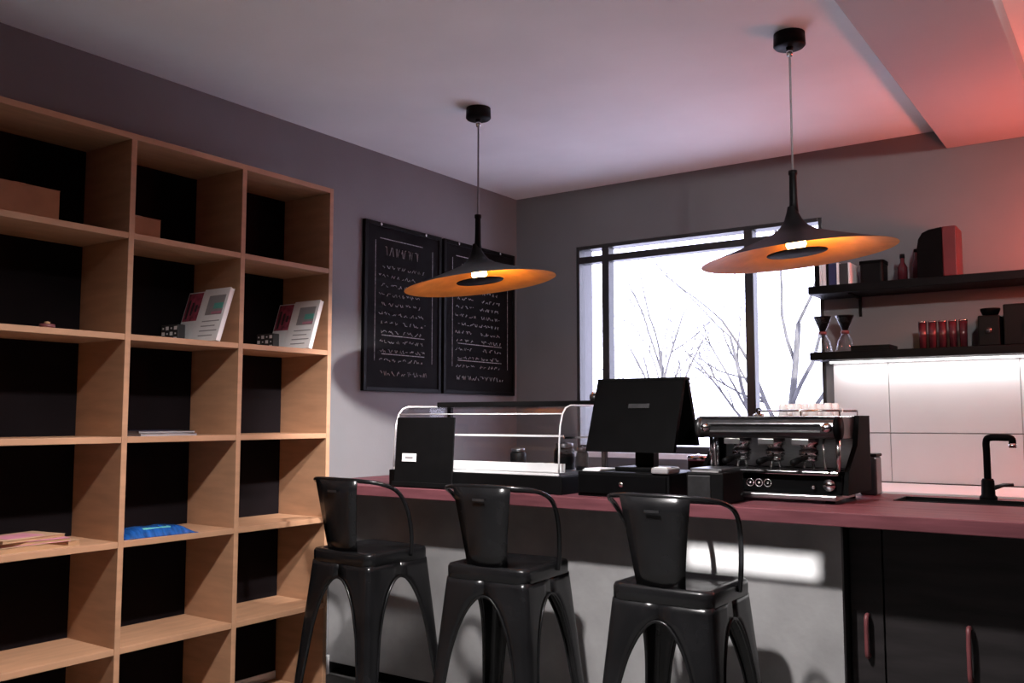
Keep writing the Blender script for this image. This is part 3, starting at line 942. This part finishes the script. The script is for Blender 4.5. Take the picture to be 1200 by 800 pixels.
link('front_post', tube([(-w + .03, -.19, .112), (-w + .03, -.19, .232)], .008, 10), 'chrome', em, True)
link('front_post', tube([(-w + .055, -.19, .112), (-w + .055, -.19, .232)], .005, 10), 'chrome', em, True)
link('front_post', tube([(w - .012, -.20, .112), (w - .012, -.20, .232)], .008, 10), 'chrome', em, True)
for x_ in (-.135, -.005, .12):
    g = link('group_head', lathe([(0, .228), (.036, .228), (.038, .205), (.030, .198), (.030, .185), (.036, .183), (.036, .165), (0, .165)], 24, c=(x_, -.12, 0)), 'chrome', em, True)
    link('portafilter', lathe([(0, .163), (.032, .163), (.030, .145), (.018, .138), (0, .136)], 22, c=(x_, -.12, 0)), 'chrome', g, True)
    link('handle', tube([(x_ + .0, -.15, .155), (x_ - .010, -.21, .150), (x_ - .014, -.262, .142)], [.007, .011, .012], 12), 'black', g, True)
    link('spout', tube(smoothpath([(x_ - .014, -.12, .138), (x_ - .016, -.12, .126), (x_ - .018, -.12, .118)], 3), .005, 8), 'chrome', g, True)
    link('spout', tube(smoothpath([(x_ + .014, -.12, .138), (x_ + .016, -.12, .126), (x_ + .018, -.12, .118)], 3), .005, 8), 'chrome', g, True)
    link('button_plate', B(x_ - .03, x_ + .03, -.226, -.22, .205, .226, bev=.002), 'steel', g)
for x_ in (-.205, .20):
    link('steam_wand', tube(smoothpath([(x_, -.20, .23), (x_ + .006, -.235, .20), (x_ + .012, -.245, .15), (x_ + .016, -.25, .122)], 4), .0045, 8), 'chrome', em, True)
# three round badges on the base
for q in range(3):
    bm = bmesh.new()
    pts = [(-.075 + q * .033 + .0135 * math.cos(a * math.pi / 10), -.2015, .064 + .0135 * math.sin(a * math.pi / 10)) for a in range(21)]
    bd = link('round_badge', tube(pts, .0022, 6, bm), 'chrome', em, True)
    link('badge_dot', lathe([(0, 0), (.005, 0), (.004, .002), (0, .002)], 12), 'chrome', bd, True).matrix_local = Matrix.Translation((-.075 + q * .033, -.2, .064)) @ Matrix.Rotation(math.radians(90), 4, 'X')
link('gauge', tube([(w - .045, -.212, .064), (w - .045, -.198, .064)], .021, 20), 'chrome', em, True)
link('power_knob', tube([(w - .10, -.215, .055), (w - .10, -.198, .055)], .007, 12), 'chrome', em, True)
# cup rail and cups
for yy in (-.14, .10):
    link('cup_rail', tube([(-.06, yy, .328), (w - .02, yy, .328)], .004, 8), 'chrome', em, True)
for x_ in (-.06, .10, w - .02):
    for yy in (-.14, .10):
        link('rail_post', tube([(x_, yy, .306), (x_, yy, .328)], .003, 6), 'chrome', em)
k = 0
for i in range(4):
    for yy in (3.45, 3.54):
        t = thing('espresso_cup', 'small white cup stacked upside down on the espresso machine', 'cup', (-1.145 + i * .056, yy, ZT + .308), group='cups on the espresso machine')
        link('cup_body', lathe([(0, .048), (.012, .048), (.015, .042), (.0195, 0), (.018, 0), (.013, .034), (0, .038)], 18), 'porc', t, True)
        link('cup_handle', tube(smoothpath([(.016, 0, .032), (.026, 0, .028), (.026, 0, .014), (.018, 0, .010)], 4), .002, 6), 'porc', t, True)
t = thing('tamper', 'black knobbed tamper standing on the espresso machine top', 'tamper', (-1.23, 3.42, ZT + .308))
link('tamper_base', lathe([(0, 0), (.020, 0), (.020, .008), (.008, .012), (0, .012)], 20), 'chrome', t, True)
link('tamper_knob', lathe([(0, .012), (.007, .012), (.013, .022), (.010, .03), (0, .032)], 18), 'black', t, True)
# tank behind the machine end
t = thing('knock_box', 'dark grey container standing behind the espresso machine end', 'container', (-.925, 3.815, ZT))
link('container_body', B(-.03, .035, -.045, .045, 0, .15, bev=.008), 'dsteel', t)
link('lid', B(-.032, .037, -.047, .047, .15, .162, bev=.004), 'black', t)
# saucers left of the machine
zz = ZT
for q, lab in enumerate(('white saucer at the bottom of the short stack by the printer', 'white saucer in the middle of the short stack by the printer', 'white saucer on top of the short stack by the printer')):
    t = tag(link('saucer', lathe([(0, 0), (.034, 0), (.058, .014), (.062, .018), (.058, .020), (.034, .006), (0, .006)], 32), 'porc', None, True, (-1.52, 3.56, zz)), lab, 'saucer', 'stacked saucers')
    zz += .0205
t = thing('canister', 'short black canister behind the saucers', 'canister', (-1.60, 3.70, ZT))
link('canister_body', lathe([(0, 0), (.045, 0), (.046, .12), (0, .12)], 28), 'black', t, True)
link('lid', lathe([(0, .12), (.047, .12), (.047, .14), (.01, .145), (0, .15)], 28), 'chrome', t, True)

# ------------------------------------------------------------------ lamps outside the picture
def downlight(x, y, energy, label, size=.05, cone=152, blend=1.0, col=(1, .95, .93), aim=None):
    t = thing('ceiling_spotlight', label, 'lamp', (x, y, ZC))
    link('housing', lathe([(0, 0), (.05, 0), (.052, -.11), (.046, -.11), (.046, -.03), (0, -.03)], 28), 'black', t, True)
    link('lens', lathe([(0, -.031), (.044, -.031), (.044, -.036), (0, -.036)], 24), 'led', t, True)
    L = D.lights.new('spotlight', 'SPOT')
    L.energy = energy
    L.spot_size = math.radians(cone)
    L.spot_blend = blend
    L.shadow_soft_size = size
    L.color = col
    lo = D.objects.new('spotlight', L)
    C.objects.link(lo)
    lo.parent = t
    lo.location = (0, 0, -.13)
    if aim:
        lo.rotation_euler = (Vector(aim) - Vector((x, y, ZC - .13))).to_track_quat('-Z', 'Y').to_euler()
downlight(-1.45, 1.65, 470, 'black ceiling spotlight in front of the bookshelf', cone=146)
downlight(-1.0, 2.45, 820, 'black ceiling spotlight added to brighten the lower left wall', cone=36, blend=1.0, aim=(-3.33, 3.42, .85))  # added unseen spot, a wash for the wall by the bookshelf end
downlight(.2, 1.6, 210, 'black ceiling spotlight added to brighten the back wall', cone=62, aim=(-1.7, 4.85, 2.0))  # added unseen spot, lifts the back wall around the window

# red glass globe lamp at the sink end of the room
t = thing('globe_lamp', 'red glass globe lamp hanging past the sink end of the bar', 'lamp', (.0, 4.45, 2.08))
link('globe', lathe([(.0, -.09), (.05, -.075), (.08, -.04), (.09, 0), (.08, .04), (.05, .075), (.02, .088)], 28), 'redglow', t, True)
link('cap', lathe([(0, .12), (.02, .12), (.03, .085), (0, .085)], 20), 'black', t, True)
link('cord', tube([(0, 0, .11), (0, 0, ZC - 2.08)], .004, 8), 'cord', t, True)
L = D.lights.new('globe_light', 'POINT')
L.energy = 44
L.color = (1.0, .16, .11)
L.shadow_soft_size = .10
lo = D.objects.new('globe_light', L)
C.objects.link(lo)
lo.parent = t
lo.location = (-.0, 0, -.16)
